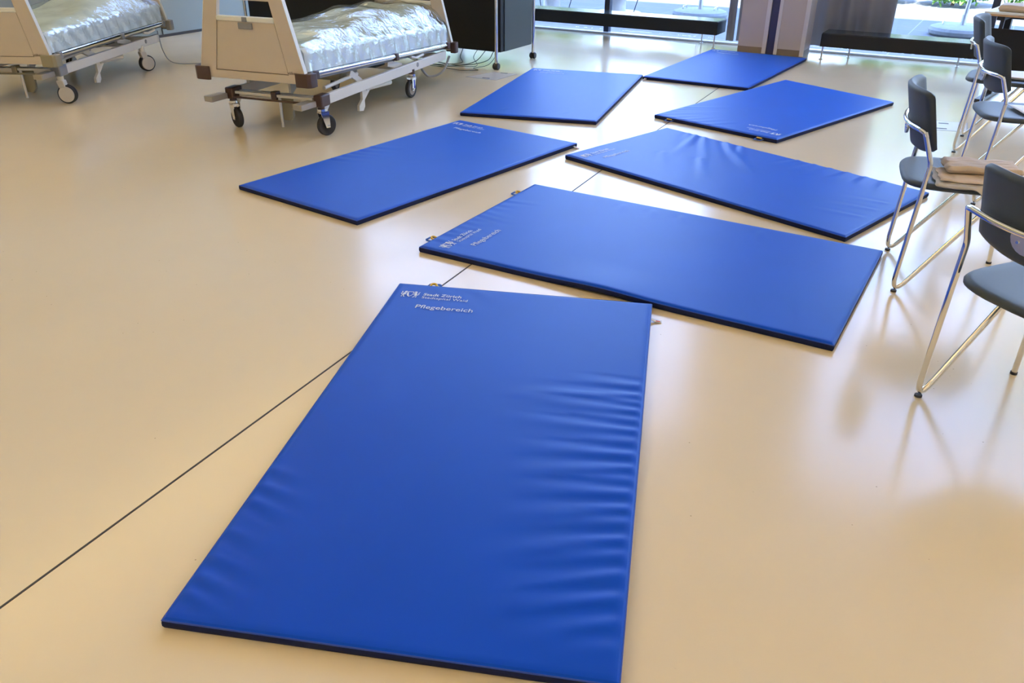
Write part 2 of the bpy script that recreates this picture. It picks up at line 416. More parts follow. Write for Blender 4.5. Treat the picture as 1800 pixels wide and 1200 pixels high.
# ---------------------------------------------------------------- outdoors
room(struct(MB().box((-2, 10.5+15, -.11), (60, 30, .16)).build('terrace', 'paving', smooth=False)))
def foliage(n, cen, rad, size, seed):
    rnd = random.Random(seed); g = MB()
    for i in range(n):
        while True:
            p = Vector((rnd.uniform(-1, 1), rnd.uniform(-1, 1), rnd.uniform(-1, 1)))
            if .45 < p.length < 1 and p.z*rad[2]+cen[2] > .05: break
        c = Vector((p.x*rad[0], p.y*rad[1], p.z*rad[2])) + Vector(cen)
        e = Matrix.Rotation(rnd.uniform(0, 6.28), 3, 'Z') @ Matrix.Rotation(rnd.uniform(-1.2, 1.2), 3, 'X')
        s = size*rnd.uniform(.6, 1.3)
        vs = [c + e @ Vector(q)*s for q in ((0, -1, 0), (.45, -.2, .12), (.35, .5, .1), (0, 1, 0), (-.35, .5, .1), (-.45, -.2, .12))]
        g.add(vs, [(0, 1, 2, 3), (0, 3, 4, 5)])
    return g
def shrub(w, m, rx, rz, seed, label):
    t = thing('shrub', label, 'shrub', RM(w, m, -.03), RAr, 'clipped shrubs of the hedge beyond the terrace')
    foliage(1500, (0, 0, rz*.75), (rx, .60, rz), .06, seed).build('foliage', 'leaf', parent=t, smooth=False)
    MB().tube([(0, 0, 0), (.03, 0, rz*.5), (0, .03, rz*1.1)], .03).build('stem', 'bark', parent=t)
for i in range(15):
    shrub(-13.5+i*1.25, 16.75, .61, .62, 100+i, 'sunlit green shrub in the hedge behind the paved terrace')
def tree(w, m, h, r, seed, label):
    t = thing('tree', label, 'tree', RM(w, m, -.03), RAr, 'trees beyond the hedge')
    foliage(2600, (0, 0, h-r*.9), (r, r*.8, r), .14, seed).build('crown', 'leaf2', parent=t, smooth=False)
    MB().tube([(0, 0, 0), (.1, .05, h*.4), (0, 0, h-r)], .12).build('trunk', 'bark', parent=t)
for i, (w, m, h, r) in enumerate([(-15, 21, 5, 2.2), (-11, 20.5, 4.4, 1.9), (-6.2, 22, 4.6, 1.7), (-1.6, 20.5, 4.2, 1.8), (3.4, 20, 9.5, 2.6), (9.2, 21, 8, 2.6)]):
    tree(w, m, h, r, 300+i, 'yellow-green sunlit tree beyond the hedge')

def parasol_base(x, y, lean, label):
    t = thing('parasol_base', label, 'parasol base', (x, y, -.03), RAr, 'parasol bases on the terrace')
    MB().lathe([(.0001, 0), (.36, 0), (.40, .03), (.405, .07), (.385, .105), (.33, .125), (.0001, .13)], n=48).build('concrete_foot', 'concrete', parent=t)
    MB().tube([(0, 0, .12), (0, 0, .26)], .032, 16).build('sleeve', 'steel', parent=t)
    MB().tube([(0, 0, .24), (lean, 0, 2.3)], .024, 16).build('pole', 'steel', parent=t)
    for s in (-1, 1):
        MB().tube(fillet([(s*.24, -.08, .12), (s*.24, -.08, .165), (s*.24, .08, .165), (s*.24, .08, .12)], .02), .008).build('handle', 'steel', parent=t)
parasol_base(2.78, 13.15, 0.0, 'round concrete parasol foot with steel pole outside the left-hand bench')
parasol_base(5.93, 11.55, .12, 'round concrete parasol foot with steel pole outside behind the right-hand chairs')

def stool_table(x, y, label):
    t = thing('terrace_table', label, 'table', (x, y, -.03), RAr, 'low round tables on the terrace')
    MB().lathe([(.0001, 0), (.38, 0), (.385, .01), (.37, .022), (.0001, .03)], n=48).build('base_plate', 'white', parent=t)
    MB().lathe([(.0001, .028), (.135, .028), (.135, .25), (.0001, .255)]).build('column', 'white', parent=t)
    MB().lathe([(.0001, .255), (.39, .26), (.40, .27), (.39, .28), (.0001, .285)], n=48).build('tabletop', 'blackplastic', parent=t)
    for a in (20, 140, 260):
        c, s = math.cos(R_(a)), math.sin(R_(a))
        MB().tube([(.33*c, .33*s, .262), (.26*c, .26*s, .018)], .007).build('leg', 'blackplastic', parent=t)
stool_table(.60, 13.95, 'low round terrace table outside, next to the black cabinet in the view')
stool_table(1.60, 13.70, 'low round terrace table outside, next to the slim window post')

# ---------------------------------------------------------------- benches by the glass
def bench(w0, w1, mf, depth, z0, z1, label):
    t = thing('bench', label, 'bench', RM((w0+w1)/2, mf+depth/2), RAr, 'low black benches in front of the glass')
    L = w1-w0
    MB().box((0, 0, (z0+z1)/2), (L, depth, z1-z0)).build('box_seat', 'black', parent=t, bevel=.004)
    MB().box((0, 0, z1+.004), (L-.012, depth-.012, .010)).build('top_board', 'blacktop', parent=t, bevel=.002)
    for s in (-1, 1):
        for fr in (-1, 1):
            x = s*(L/2-.03); y = fr*(depth/2-.03)
            if fr > 0: x = s*(L/2-.27)
            g = MB(); g.tube([(x, y, .006), (x, y, z0+.01)], .009); g.lathe([(.0001, 0), (.022, 0), (.022, .006), (.0001, .01)], (x, y, 0), 16)
            g.build('leg', 'steel', parent=t)
    return t
M['blacktop'] = pm('satin_black_top', (0.03, 0.035, 0.04), 0.22)
bench(-6.6, -2.99, 10.0, .34, .145, .285, 'long low black bench left of the grey pier, in front of the glass')
bench(-1.79, -.15, 9.87, .34, .135, .27, 'low black bench right of the grey pier, partly in front of the curtain')

# ---------------------------------------------------------------- black cabinet on castors
def cabinet():
    t = thing('rolling_cabinet', 'large black box cabinet on chrome castor legs behind the bed', 'cabinet', RM(-4.49, 7.47), RAr)
    MB().box((-1.74, .42, 1.08), (3.5, .66, 1.84)).build('carcass', 'black', parent=t, bevel=.004)
    MB().box((.012, .44, 1.08), (.012, .56, 1.84)).build('side_panel', 'darkpanel', parent=t, bevel=.002)
    for x in (0.0, -3.48):
        for y in (0.02, .80):
            l = MB().tube([(x, y, .062), (x, y, 2.02)], .017, 14).build('leg', 'chrome', parent=t)
            c = MB()
            for s in (-1, 1):
                c.lathe([(.0001, -.014), (.028, -.014), (.034, -.006), (.034, .006), (.028, .014), (.0001, .014)], (x+s*.017, y, .034), 20, Matrix.Rotation(R_(90), 3, 'Y'))
            c.box((x, y, .05), (.05, .03, .03)); c.tube([(x, y, .05), (x, y, .075)], .012)
            cc = c.build('castor', 'blackplastic', parent=t, bevel=.002)
    for y in (.03, .79):
        MB().tube([(-3.48, y, 1.98), (0, y, 1.98)], .012).build('rail', 'chrome', parent=t)
M['darkpanel'] = pm('dark_grey_panel', (0.035, 0.048, 0.052), 0.4)
cabinet()

def cable(pts, r, mat, label, group=None, name='cable'):
    P = spline(pts, 8); c = Vector(pts[0])
    o = MB().tube([p-c for p in P], r, 7).build(name, mat, loc=c)
    return tag(o, label, 'cable', group)
cb = lambda w, m, z: tuple(RM(w, m, z))
G_ = 'thin dark cables looping below the black cabinet'
lab = 'thin dark cable in the tangle between cabinet and bed'
cable([cb(-4.60, 7.62, .15), cb(-4.66, 7.58, .06), cb(-4.85, 7.45, .02), cb(-5.05, 7.3, .05), cb(-5.35, 7.25, .11), cb(-5.6, 7.2, .14)], .004, 'cable', lab, G_)
cable([cb(-4.70, 7.62, .15), cb(-4.78, 7.56, .05), cb(-4.90, 7.45, .015), cb(-5.05, 7.35, .012), cb(-5.25, 7.25, .05), cb(-5.55, 7.2, .13)], .004, 'cable', lab, G_)
cable([cb(-4.80, 7.62, .15), cb(-4.82, 7.58, .08), cb(-4.72, 7.48, .02), cb(-4.88, 7.40, .012), cb(-5.1, 7.2, .03), cb(-5.3, 7.15, .08)], .003, 'cable', lab, G_)
cable([cb(-5.0, 7.66, .15), cb(-5.0, 7.60, .07), cb(-4.92, 7.5, .03), cb(-5.1, 7.38, .015), cb(-5.3, 7.3, .03), cb(-5.6, 7.25, .12)], .004, 'cable', lab, G_)
cable([cb(-4.56, 7.66, .15), cb(-4.62, 7.55, .03), cb(-4.72, 7.42, .008), cb(-4.62, 7.34, .006), cb(-4.8, 7.25, .006), cb(-5.1, 7.3, .01)], .003, 'cable', lab, G_)

# floor boxes
def floor_box(pts, slots, label):
    c = sum((Vector((*p, 0)) for p in pts), Vector())/4
    t = thing('floor_box', label, 'floor box', c, 0, 'floor boxes')
    q = [(Vector((*p, 0))-c) for p in pts]
    MB().prism([(v.x*1.03, v.y*1.03) for v in q], 0.0002, .0008).build('frame', 'greyplastic', parent=t, smooth=False)
    MB().prism([(v.x*.98, v.y*.98) for v in q], .0003, .0014).build('lid', 'hatch', parent=t, smooth=False)
    for s in slots:
        a, b = [q[0]*0 + (Vector((*p, 0))-c) for p in s]
        MB().bar(a+Vector((0, 0, .0012)), b+Vector((0, 0, .0012)), .022, .002).build('cable_slot', 'rubber', parent=t, smooth=False)
floor_box([(-.46, 8.34), (-.20, 8.60), (.03, 8.50), (-.17, 8.18)], [((-.235, 8.27), (-.305, 8.30)), ((-.06, 8.53), (-.13, 8.56))],
          'flush floor box lid with two dark slots near the cabinet castor')
floor_box([(3.27, 6.66), (3.60, 6.57), (3.46, 6.28), (3.15, 6.38)], [((3.27, 6.40), (3.35, 6.375)), ((3.37, 6.56), (3.44, 6.54))],
          'flush floor box lid below the farther chairs on the right')

# ---------------------------------------------------------------- mats
T = .033
EMBLEM = None
def emblem():
    """small heraldic mark: shield cut by a diagonal, a rearing lion on each side (unit height, about 1.25 wide)"""
    g = []
    sh = [(.42, .95), (.84, .95), (.86, .55), (.80, .30), (.63, .06), (.46, .30), (.40, .55)]
    cx, cy = .63, .55
    inn = [((x-cx)*.80+cx, (y-cy)*.80+cy) for x, y in sh]
    n = len(sh)
    for i in range(n):
        j = (i+1) % n; g.append([sh[i], sh[j], inn[j], inn[i]])
    g.append([inn[0], inn[6], inn[5], inn[4]])                      # one half of the field filled
    for s in (-1, 1):
        f = lambda p: (cx + s*p[0], p[1])
        g.append([f(p) for p in [(.26, .98), (.38, 1.02), (.46, .92), (.44, .80), (.34, .76), (.27, .84)]])     # head
        g.append([f(p) for p in [(.34, .78), (.45, .78), (.52, .50), (.50, .30), (.38, .30), (.33, .52)]])     # body
        g.append([f(p) for p in [(.34, .70), (.24, .78), (.23, .70), (.33, .58)]])                              # fore leg
        g.append([f(p) for p in [(.34, .52), (.25, .48), (.25, .41), (.35, .42)]])                              # fore leg
        g.append([f(p) for p in [(.38, .32), (.44, .32), (.38, .05), (.27, .0), (.27, .07), (.33, .10)]])       # hind leg
        g.append([f(p) for p in [(.46, .34), (.51, .32), (.56, .05), (.46, .0), (.46, .07), (.50, .10)]])       # hind leg
        g.append([f(p) for p in [(.52, .40), (.60, .55), (.55, .75), (.62, .95), (.66, .92), (.61, .74), (.66, .54), (.55, .33)]])  # tail
    return g
TXT = [('Stadt Zürich', .018, .139, .118, .167, .165), ('Stadtspital Waid', 0.0, .139, .148, .200, .0), ('Pflegebereich', .004, .137, .243, .245, 0)]
TXT = [(text_mesh(b, off), u, v, w) for b, off, u, v, w, _ in TXT]
EMB = emblem()

def sm(t): t = max(0., min(1., t)); return t*t*(3-2*t)
def make_mat(O, U, OPP, V, label, folds, du, loops, tags, lift=None, cell=.02, seed=1):
    """O,U,OPP,V: ground corners; u runs along the short side from O to U, v along the long side from O to V"""
    O, U, OPP, V = [Vector((*p, 0)) for p in (O, U, OPP, V)]
    Lu = ((U-O).length + (OPP-V).length)/2; Lv = ((V-O).length + (OPP-U).length)/2
    C = (O+U+OPP+V)/4
    t = thing('exercise_mat', label, 'mat', C, 0, 'blue floor mats laid out in the hall')
    rnd = random.Random(seed); ph = [rnd.uniform(0, 6.28) for _ in range(6)]
    def pos(u, v):
        a = u/Lu; b = v/Lv
        return O*(1-a)*(1-b) + U*a*(1-b) + OPP*a*b + V*(1-a)*b - C
    def lif(u, v): return lift(u, v) if lift else 0.0
    def hgt(u, v):
        h = T + .0012*math.sin(2.1*u+ph[0]+1.3*v) + .001*math.sin(3.4*v+ph[1]-1.1*u)
        for (u0, v0, dx, dy, L, wd, am) in folds:
            du_, dv_ = u-u0, v-v0
            s = du_*dx+dv_*dy; q = -du_*dy+dv_*dx
            if -.02 < s < L and abs(q) < 4*wd:
                q += .18*s*s*(1 if (int(u0*997+v0*613) % 2) else -1)
                w_ = wd*(1+1.2*s/L)
                e = am*(1-max(0, s)/L)**1.1*sm((s+.02)/.05)
                h += 1.2*e*(math.exp(-(q/w_)**2) - .6*math.exp(-((q-1.9*w_)/w_)**2))
        d = min(u, v, Lu-u, Lv-v)
        if d < .02: h = T + (h-T)*sm(d/.02*.9+.1) - .006*(1-sm(d/.014))
        return h + lif(u, v)
    nu, nv = int(Lu/cell), int(Lv/cell)
    us = [0, .003, .008] + [cell*.75 + (Lu-1.5*cell)*i/nu for i in range(nu+1)] + [Lu-.008, Lu-.003, Lu]
    vs_ = [0, .003, .008] + [cell*.75 + (Lv-1.5*cell)*i/nv for i in range(nv+1)] + [Lv-.008, Lv-.003, Lv]
    V_ = []
    for v in vs_:
        for u in us:
            p = pos(u, v); V_.append((p.x, p.y, hgt(u, v)))
    n = len(us); F_ = [(j*n+i, j*n+i+1, (j+1)*n+i+1, (j+1)*n+i) for j in range(len(vs_)-1) for i in range(n-1)]
    g = MB(); g.add(V_, F_); g.build('cover', 'mat_top', parent=t, angle=60)
    # side band following the rim, with a closed underside
    rim = [(u, 0) for u in us[:-1]] + [(Lu, v) for v in vs_[:-1]] + [(u, Lv) for u in us[:0:-1]] + [(0, v) for v in vs_[:0:-1]]
    A = []; k = len(rim); prof = [(1.0, .0), (.7, .0025), (.35, .0025), (0.0, -.002)]
    cu, cv = Lu/2, Lv/2
    for fr, out in prof:
        for (u, v) in rim:
            p = pos(u, v); hh = hgt(u, v); z0 = lif(u, v) + .0005
            d = Vector((p.x, p.y, 0)).normalized()
            A.append((p.x+d.x*out, p.y+d.y*out, z0 + (hh-z0)*fr))
    F = [(r*k+i, r*k+(i+1) % k, (r+1)*k+(i+1) % k, (r+1)*k+i) for r in range(3) for i in range(k)]
    F.append(tuple(3*k+i for i in range(k)))
    g = MB(); g.add(A, F); g.build('side_band', 'mat_side', parent=t)
    P = []
    for (u, v) in rim[::2]:
        p = pos(u, v); P.append((p.x, p.y, hgt(u, v)-.001))
    g = MB(); g.tube(P, .0022, 6, closed=True); g.build('piping', 'seamtube', parent=t)
    # printing
    def put(u, v):
        p = pos(u, v); return (p.x, p.y, hgt(u, v)+.0024)
    for (pts, fs, w), u0, v0, width in TXT:
        s = width/w; g = MB(); g.add([put(u0+x*s, v0-y*s) for x, y in pts], fs)
        g.build('lettering', 'print_', parent=t, smooth=False)
    g = MB()
    for poly in EMB:
        g.add([put(.041+x/1.26*.078, .147-y*.060) for x, y in poly], [tuple(range(len(poly)))])
    g.build('emblem', 'print_', parent=t, smooth=False)
    # carrying loops: a blue strap folded round a yellow ring on the edge v = 0
    for uu in loops:
        a = pos(uu, 0.0); d = (pos(uu, -.1)-a).normalized(); s = (pos(uu+.1, 0)-a).normalized(); b = lif(uu, 0)
        z = Vector((0, 0, 1))
        P = [a+d*.0-s*.028+z*(.012+b), a+d*.045-s*.026+z*.010, a+d*.052-s*.02+z*.012, a+d*.052+s*.02+z*.012, a+d*.045+s*.026+z*.010, a+s*.028+z*(.012+b)]
        g = MB()
        for i in range(len(P)-1): g.bar(P[i], P[i+1], .012, .003)
        lp = g.build('strap_loop', 'bluestrap', parent=t)
        g = MB(); g.tube(spline([a+d*.004-s*.014+z*.016, a+d*.026-s*.012+z*.022, a+d*.032+z*.024, a+d*.026+s*.012+z*.022, a+d*.004+s*.014+z*.016], 4), .005, 6)
        g.build('hook', 'yellow', parent=lp)
    for (e, q, sgn) in tags:                      # care labels: e = 'u' edge at u=Lu (sgn 1) or 0
        if e == 'u': a = pos(Lu if sgn > 0 else 0, q); d = (pos(Lu, q)-pos(0, q)).normalized()*sgn; s = (pos(0, q+.1)-pos(0, q)).normalized()
        else: a = pos(q, Lv if sgn > 0 else 0); d = (pos(q, Lv)-pos(q, 0)).normalized()*sgn; s = (pos(q+.1, 0)-pos(q, 0)).normalized()
        z = Vector((0, 0, 1))
        g = MB(); g.add([a-s*.012+z*.015, a+s*.012+z*.015, a+s*.012+d*.02+z*.006, a-s*.012+d*.02+z*.006, a+s*.012+d*.045+z*.004, a-s*.012+d*.045+z*.004], [(0, 1, 2, 3), (3, 2, 4, 5)])
        cl = g.build('care_label', 'paper', parent=t)
        md = cl.modifiers.new('thickness', 'SOLIDIFY'); md.thickness = .0008
        g = MB(); g.bar(a+d*.022+s*.004+z*.0078, a+d*.040+s*.004+z*.006, .006, .001); g.build('print_mark', 'red', parent=cl, smooth=False)
    return t

MAT = {
    'M1': ((-0.506, 3.377), (0.600, 3.181), (0.243, 1.237), (-0.839, 1.417)),
    'M2': ((-0.464, 3.816), (0.132, 4.840), (1.835, 3.800), (1.257, 2.817)),
    'M3': ((0.354, 5.482), (1.162, 6.247), (2.471, 4.720), (1.717, 3.984)),
    'M4': ((-0.418, 6.443), (0.451, 5.790), (-0.837, 4.185), (-1.646, 4.783)),
    'M5': ((0.198, 8.687), (1.271, 8.355), (0.644, 6.432), (-0.429, 6.711)),
    'M6': ((2.287, 9.935), (3.195, 9.359), (2.155, 7.751), (1.259, 8.267)),
    'M7': ((1.905, 5.916), (1.136, 6.672), (2.606, 8.138), (3.263, 7.187)),
}
CH = {'c1': (1.542, 2.245, 23.0), 'c2': (1.798, 3.636, -19.1), 'c3': (2.739, 4.849, -16.4), 'c4': (3.215, 5.940, -31.5)}

# folds: (u, v, du, dv, length, width, amplitude) in metres on the mat
rnd = random.Random(5)
def side_folds(specs): return [tuple(s) for s in specs]
f1 = []
for v, L, a, sl in [(.70, .30, .0030, .03), (.77, .52, .0050, .05), (.82, .34, .0036, .02), (.87, .48, .0048, .02), (.93, .24, .0034, -.02), (.99, .50, .0046, .04),
                    (1.05, .22, .0034, .05), (1.12, .44, .0046, .10), (1.19, .46, .0048, .14), (1.25, .20, .0030, .10), (1.31, .40, .0044, .14),
                    (1.38, .42, .0044, .20), (1.44, .24, .0034, .2), (1.51, .46, .0048, .25), (1.57, .26, .0036, .26), (1.64, .40, .0044, .32), (1.72, .42, .0046, .34), (1.80, .34, .0040, .36), (1.88, .2, .003, .3)]:
    q = math.hypot(1, sl); f1.append((1.105, v, -1/q, sl/q, L, .017, a*.8))
for v, L in [(1.38, .16), (1.46, .24), (1.53, .2), (1.66, .18), (1.76, .22), (1.83, .26), (1.89, .24)]:
    f1.append((.005, v, .95, .31, L, .014, .0034))
f1 += [(.15, .02, .75, .66, .16, .018, .0018), (.35, .02, .7, .7, .22, .02, .0018)]
f2 = [(u, .008, .25*rnd.uniform(-1, 1), .97, rnd.uniform(.10, .26), .012, rnd.uniform(.002, .0036)) for u in (.12, .20, .27, .33, .40, .47, .53, .59, .66, .72, .80)]
f2 += [(1.09, v, -.93, .36, .14, .014, .0024) for v in (.62, .80, .97, 1.4)]
f3 = [(1.09, .28, -.90, .44, .75, .020, .0060), (1.09, .36, -.85, .52, .80, .018, .0050), (1.09, .22, -.9, .44, .4, .016, .0044), (1.09, .55, -.75, .66, .95, .022, .0060),
      (1.09, .68, -.85, .52, .40, .018, .0050), (.62, .66, -.75, .66, .55, .020, .0042), (.55, .40, -.8, .6, .45, .018, .0040)]
f3 += [(1.10, v, -.96, -.28+.1*i, .28, .016, .0048) for i, v in enumerate((1.15, 1.27, 1.38, 1.50, 1.62, 1.74))]
f3 += [(u, 1.95, -.3, -.95, .3, .016, .0036) for u in (.35, .52, .68)]
f4 = [(.005, v, .93, -.36, .26, .015, .0042) for v in (.98, 1.08, 1.16, 1.24, 1.34)] + [(.4, .01, .5, .86, .2, .016, .002)]
f5 = [(.3, 1.9, .2, -.98, .12, .014, .0016), (.6, 1.9, .2, -.98, .12, .014, .0016), (.8, 1.9, .1, -.99, .15, .014, .002)]
f6 = [(.5, .01, .3, .95, .12, .02, .0012)]
f7 = [(1.10, v, -.72, .69, .42, .017, .0036) for v in (.03, .10, .17, .25, .34)] + [(u, .006, -.5, .86, .3, .015, .003) for u in (.62, .74, .85, .96)]

make_mat(*MAT['M1'], 'blue mat nearest the camera, filling the front of the floor', f1, 0, [.15], [('u', .116, 1)], cell=.010, seed=1)
make_mat(*MAT['M2'], 'blue mat with two strap loops at its printed left end, crossing behind the front mat', f2, 0, [.151, 1.0], [],
         lift=lambda u, v: .010*math.exp(-((v-.98)/.22)**2)*sm(1-u/.30), cell=.014, seed=2)
make_mat(*MAT['M3'], 'creased blue mat whose right end lies below the middle chair', f3, 0, [], [('v', .97, -1), ], cell=.015, seed=3)
make_mat(*MAT['M4'], 'blue mat lying farthest left, in front of the bed castors', f4, 0, [], [('u', .036, 1)], cell=.018, seed=4)
make_mat(*MAT['M5'], 'light blue mat beside the floor box and cabinet castor', f5, 0, [], [], cell=.022, seed=5)
make_mat(*MAT['M6'], 'deep blue mat farthest back, reaching the grey pier', f6, 0, [], [('v', .03, 1)], cell=.022, seed=6)
make_mat(*MAT['M7'], 'blue mat with upside-down print and two strap loops on its near edge', f7, 0, [.137, .96], [], cell=.018, seed=7)

# ---------------------------------------------------------------- chairs
def chair(x, y, deg, label):
    """origin on the floor midway between the rear feet; faces local +x"""
    t = thing('chair', label, 'chair', (x, y, 0), R_(deg), 'charcoal chairs with bent chrome frames')
    hw = .265
    # bar round the back (frame) and the two bent side legs
    def side(s):
        return [(-.012, s*(hw-.012), .712), (.036, s*(hw-.004), .588), (.0, s*hw, -.026), (.33, s*(hw-.055), .455)]
    back = [(-.012, hw-.012, .712), (-.030, hw-.045, .716), (-.058, .12, .714), (-.068, 0, .712), (-.058, -.12, .714), (-.030, -hw+.045, .716), (-.012, -hw+.012, .712)]
    P = spline([Vector(p) for p in back], 6)
    MB().tube([Vector((-.004, hw-.010, .694))] + P + [Vector((-.004, -hw+.010, .694))], .0105, 12).build('back_bar', 'chrome', parent=t)
    for s in (1, -1):
        q = side(s)
        lg = MB().tube(fillet(q, [.10, .030]), .0105, 12).build('rear_leg', 'chrome', parent=t)
        MB().lathe([(.0001, 0), (.013, 0), (.013, .008), (.0001, .009)], (.013, s*hw-s*.002, 0), 14).build('foot_cap', 'rubber', parent=lg)
        fl = MB().tube([(.47, s*.245, .008), (.43, s*.215, .462)], .0105, 12).build('front_leg', 'chrome', parent=t)
        MB().lathe([(.0001, 0), (.0125, 0), (.0125, .01), (.0001, .011)], (.47, s*.245, 0), 14).build('foot_cap', 'rubber', parent=fl)
    MB().tube([(.33, .21, .452), (.33, -.21, .452)], .010, 8).build('seat_support', 'chrome', parent=t)
    # seat: dished upholstered pad
    N, K = 40, 9; vs = []; fs = []
    def outline(a):
        c, s = math.cos(a), math.sin(a)
        ex = .55 if c > 0 else .44
        rx = .262; ry = .243
        return (rx*math.copysign(abs(c)**ex, c), ry*math.copysign(abs(s)**(.55 if c > 0 else .48), s))
    def top(px, py):
        r = (px/.262)**2; q = (py/.243)**2
        return .488 + .010*q - .012*max(0, px/.262)**3 + .004*max(0, -px/.262)**2
    rings = [(.0001, 0), (.3, 0), (.6, 0), (.8, 0), (.92, -.001), (.975, -.005), (1.0, -.014), (.995, -.024), (.96, -.030), (.6, -.036), (.0001, -.038)]
    for (k, dz) in rings:
        for i in range(N):
            ox, oy = outline(2*math.pi*i/N); px, py = ox*k, oy*k
            vs.append((.218+px, py, top(px, py)+dz))
    for r in range(len(rings)-1):
        for i in range(N): fs.append((r*N+i, r*N+(i+1) % N, (r+1)*N+(i+1) % N, (r+1)*N+i))
    g = MB(); g.add(vs, fs); g.build('seat', 'charcoal', parent=t, angle=80)
    # backrest: curved shell, rounded like a shield at the bottom
    def shell(u, v):      # u -1..1 across, v 0..1 up -> centre point
        z = .603 + .267*v
        lean = -.068*v
        xc = -.012 + lean + .070*u*u
        return Vector((xc, u*.236, z))
    def width(v):
        if v < .42: return math.sqrt(max(0, 1-((.42-v)/.42)**2))*.40 + .60 if v > .0 else .60
        return 1.0
    nu, nv = 22, 22; vs = []; fs = []
    for side_ in (1, -1):
        for j in range(nv+1):
            v = j/nv
            for i in range(nu+1):
                u = -1+2*i/nu
                # low edge bows up towards the sides, upper corners are softly rounded
                zlow = .15*(1-(1-abs(u)**2.4)**.6); ztop = 1-.06*(1-(1-abs(u)**8)**.6)
                vv = zlow + (ztop-zlow)*v
                p = shell(u*(.985 if v > .97 else 1), vv)
                e = min(1, min(1-abs(u), min(v, 1-v)*1.6)/.10)
                th = .017*math.sqrt(max(0.02, 1-(1-e)**2))
                nx = Vector((1, -2*.070*u/.236, 0)).normalized()
                vs.append(p + nx*side_*th)
    n1 = (nu+1)*(nv+1)
    for s_ in range(2):
        for j in range(nv):
            for i in range(nu):
                a = s_*n1 + j*(nu+1)+i; fs.append((a, a+1, a+nu+2, a+nu+1))
    ring = [i for i in range(nu+1)] + [(j)*(nu+1)+nu for j in range(1, nv+1)] + [nv*(nu+1)+i for i in range(nu-1, -1, -1)] + [j*(nu+1) for j in range(nv-1, 0, -1)]
    for a, b in zip(ring, ring[1:]+ring[:1]): fs.append((a, b, b+n1, a+n1))
    g = MB(); g.add(vs, fs); g.build('backrest', 'charcoal', parent=t, angle=80)
    # bracket plate with two screws below the bar
    pts = [(-.058, .705), (.058, .705)] + [(.058*math.cos(R_(a)), .70-.05*math.sin(R_(a))) for a in range(10, 180, 17)]
    br = MB().prism(pts, -.063, -.054, 'x').build('bracket', 'steel', parent=t)
    for yy in (-.03, .03):
        MB().lathe([(.0001, 0), (.0065, 0), (.005, .003), (.0001, .003)], (-.063, yy, .683), 12, Matrix.Rotation(R_(-90), 3, 'Y')).build('screw', 'chrome', parent=br)
    return t
chair(*CH['c1'], 'charcoal chair nearest the camera, cut off by the right edge of the photo')
chair(*CH['c2'], 'charcoal chair with folded cloths lying on its seat')
chair(*CH['c3'], 'charcoal chair with paper and a pen on its seat')
chair(*CH['c4'], 'charcoal chair farthest back, beside the end of the black bench')

def chair_pt(key, x, y, z):
    cx, cy, a = CH[key]; a = R_(a)
    return Vector((cx + x*math.cos(a) - y*math.sin(a), cy + x*math.sin(a) + y*math.cos(a), z))
def on_chair(name, key, x, y, z, rz, label, cat, group=None):
    return thing(name, label, cat, chair_pt(key, x, y, z), R_(CH[key][2]) + rz, group)
# cloths on the middle chair
def slab(L, W, th, droop, seed, waves=.004):
    rnd = random.Random(seed); p = [rnd.uniform(0, 6) for _ in range(4)]
    nx, ny = 26, 22; top = []; bot = []
    for j in range(ny+1):
        for i in range(nx+1):
            u = -1+2*i/nx; v = -1+2*j/ny
            x = u*L/2; y = v*W/2
            e = max(abs(u), abs(v)); k = math.sqrt(max(0, 1-max(0, (e-.9)/.1)**2))
            w = waves*(math.sin(9*u+p[0]+3*v)+.6*math.sin(14*v+p[1]+4*u))
            d = droop(x, y)
            top.append((x + .004*math.sin(7*v+p[2]), y + .006*math.sin(6*u+p[3]), th*(.5+.5*k)+w*.5+d)); bot.append((top[-1][0], top[-1][1], th*.5*(1-k)+d))
    g = MB(); n = len(top); g.add(top+bot, [])
    a = nx+1
    for s in (0, n):
        for j in range(ny):
            for i in range(nx): g.f.append((s+j*a+i, s+j*a+i+1, s+(j+1)*a+i+1, s+(j+1)*a+i))
    ring = [i for i in range(a)] + [j*a+nx for j in range(1, ny+1)] + [ny*a+i for i in range(nx-1, -1, -1)] + [j*a for j in range(ny-1, 0, -1)]
    for p_, q_ in zip(ring, ring[1:]+ring[:1]): g.f.append((p_, q_, q_+n, p_+n))
    return g
t = on_chair('folded_cloth', 'c2', .235, -.145, .4965, 0, 'light grey cloth under the beige one, draping over the side of the chair seat', 'cloth', 'cloths on the middle chair')
slab(.32, .28, .014, lambda x, y: -1.6*max(0, -y-.105)*sm((x+.02)/.1), 1).build('lower_layer', 'towel2', parent=t, angle=80)
slab(.29, .19, .012, lambda x, y: .0145, 2).build('upper_layer', 'towel', parent=t, angle=80)
t = on_chair('folded_cloth', 'c2', .26, -.055, .5275, R_(4), 'thick beige folded cloth on top of the grey one on the chair seat', 'cloth', 'cloths on the middle chair')
slab(.30, .17, .030, lambda x, y: 0, 3).build('folded_layers', 'towel', parent=t, angle=80)
def sheet(key, x, y, rz, w, l, label, z=.5):
    t = on_chair('paper_sheet', key, x, y, z, rz, label, 'paper', 'papers on the chair seats')
    n = 8; vs = []
    for j in range(n+1):
        for i in range(n+1):
            vs.append((-w/2+w*i/n, -l/2+l*j/n, .004*abs(2*i/n-1)**2+.002*math.sin(3*j/n)))
    g = MB(); g.add(vs, [(j*(n+1)+i, j*(n+1)+i+1, (j+1)*(n+1)+i+1, (j+1)*(n+1)+i) for j in range(n) for i in range(n)])
    o = g.build('sheet', 'paper', parent=t); md = o.modifiers.new('thickness', 'SOLIDIFY'); md.thickness = .0006; md.offset = 1
    return t
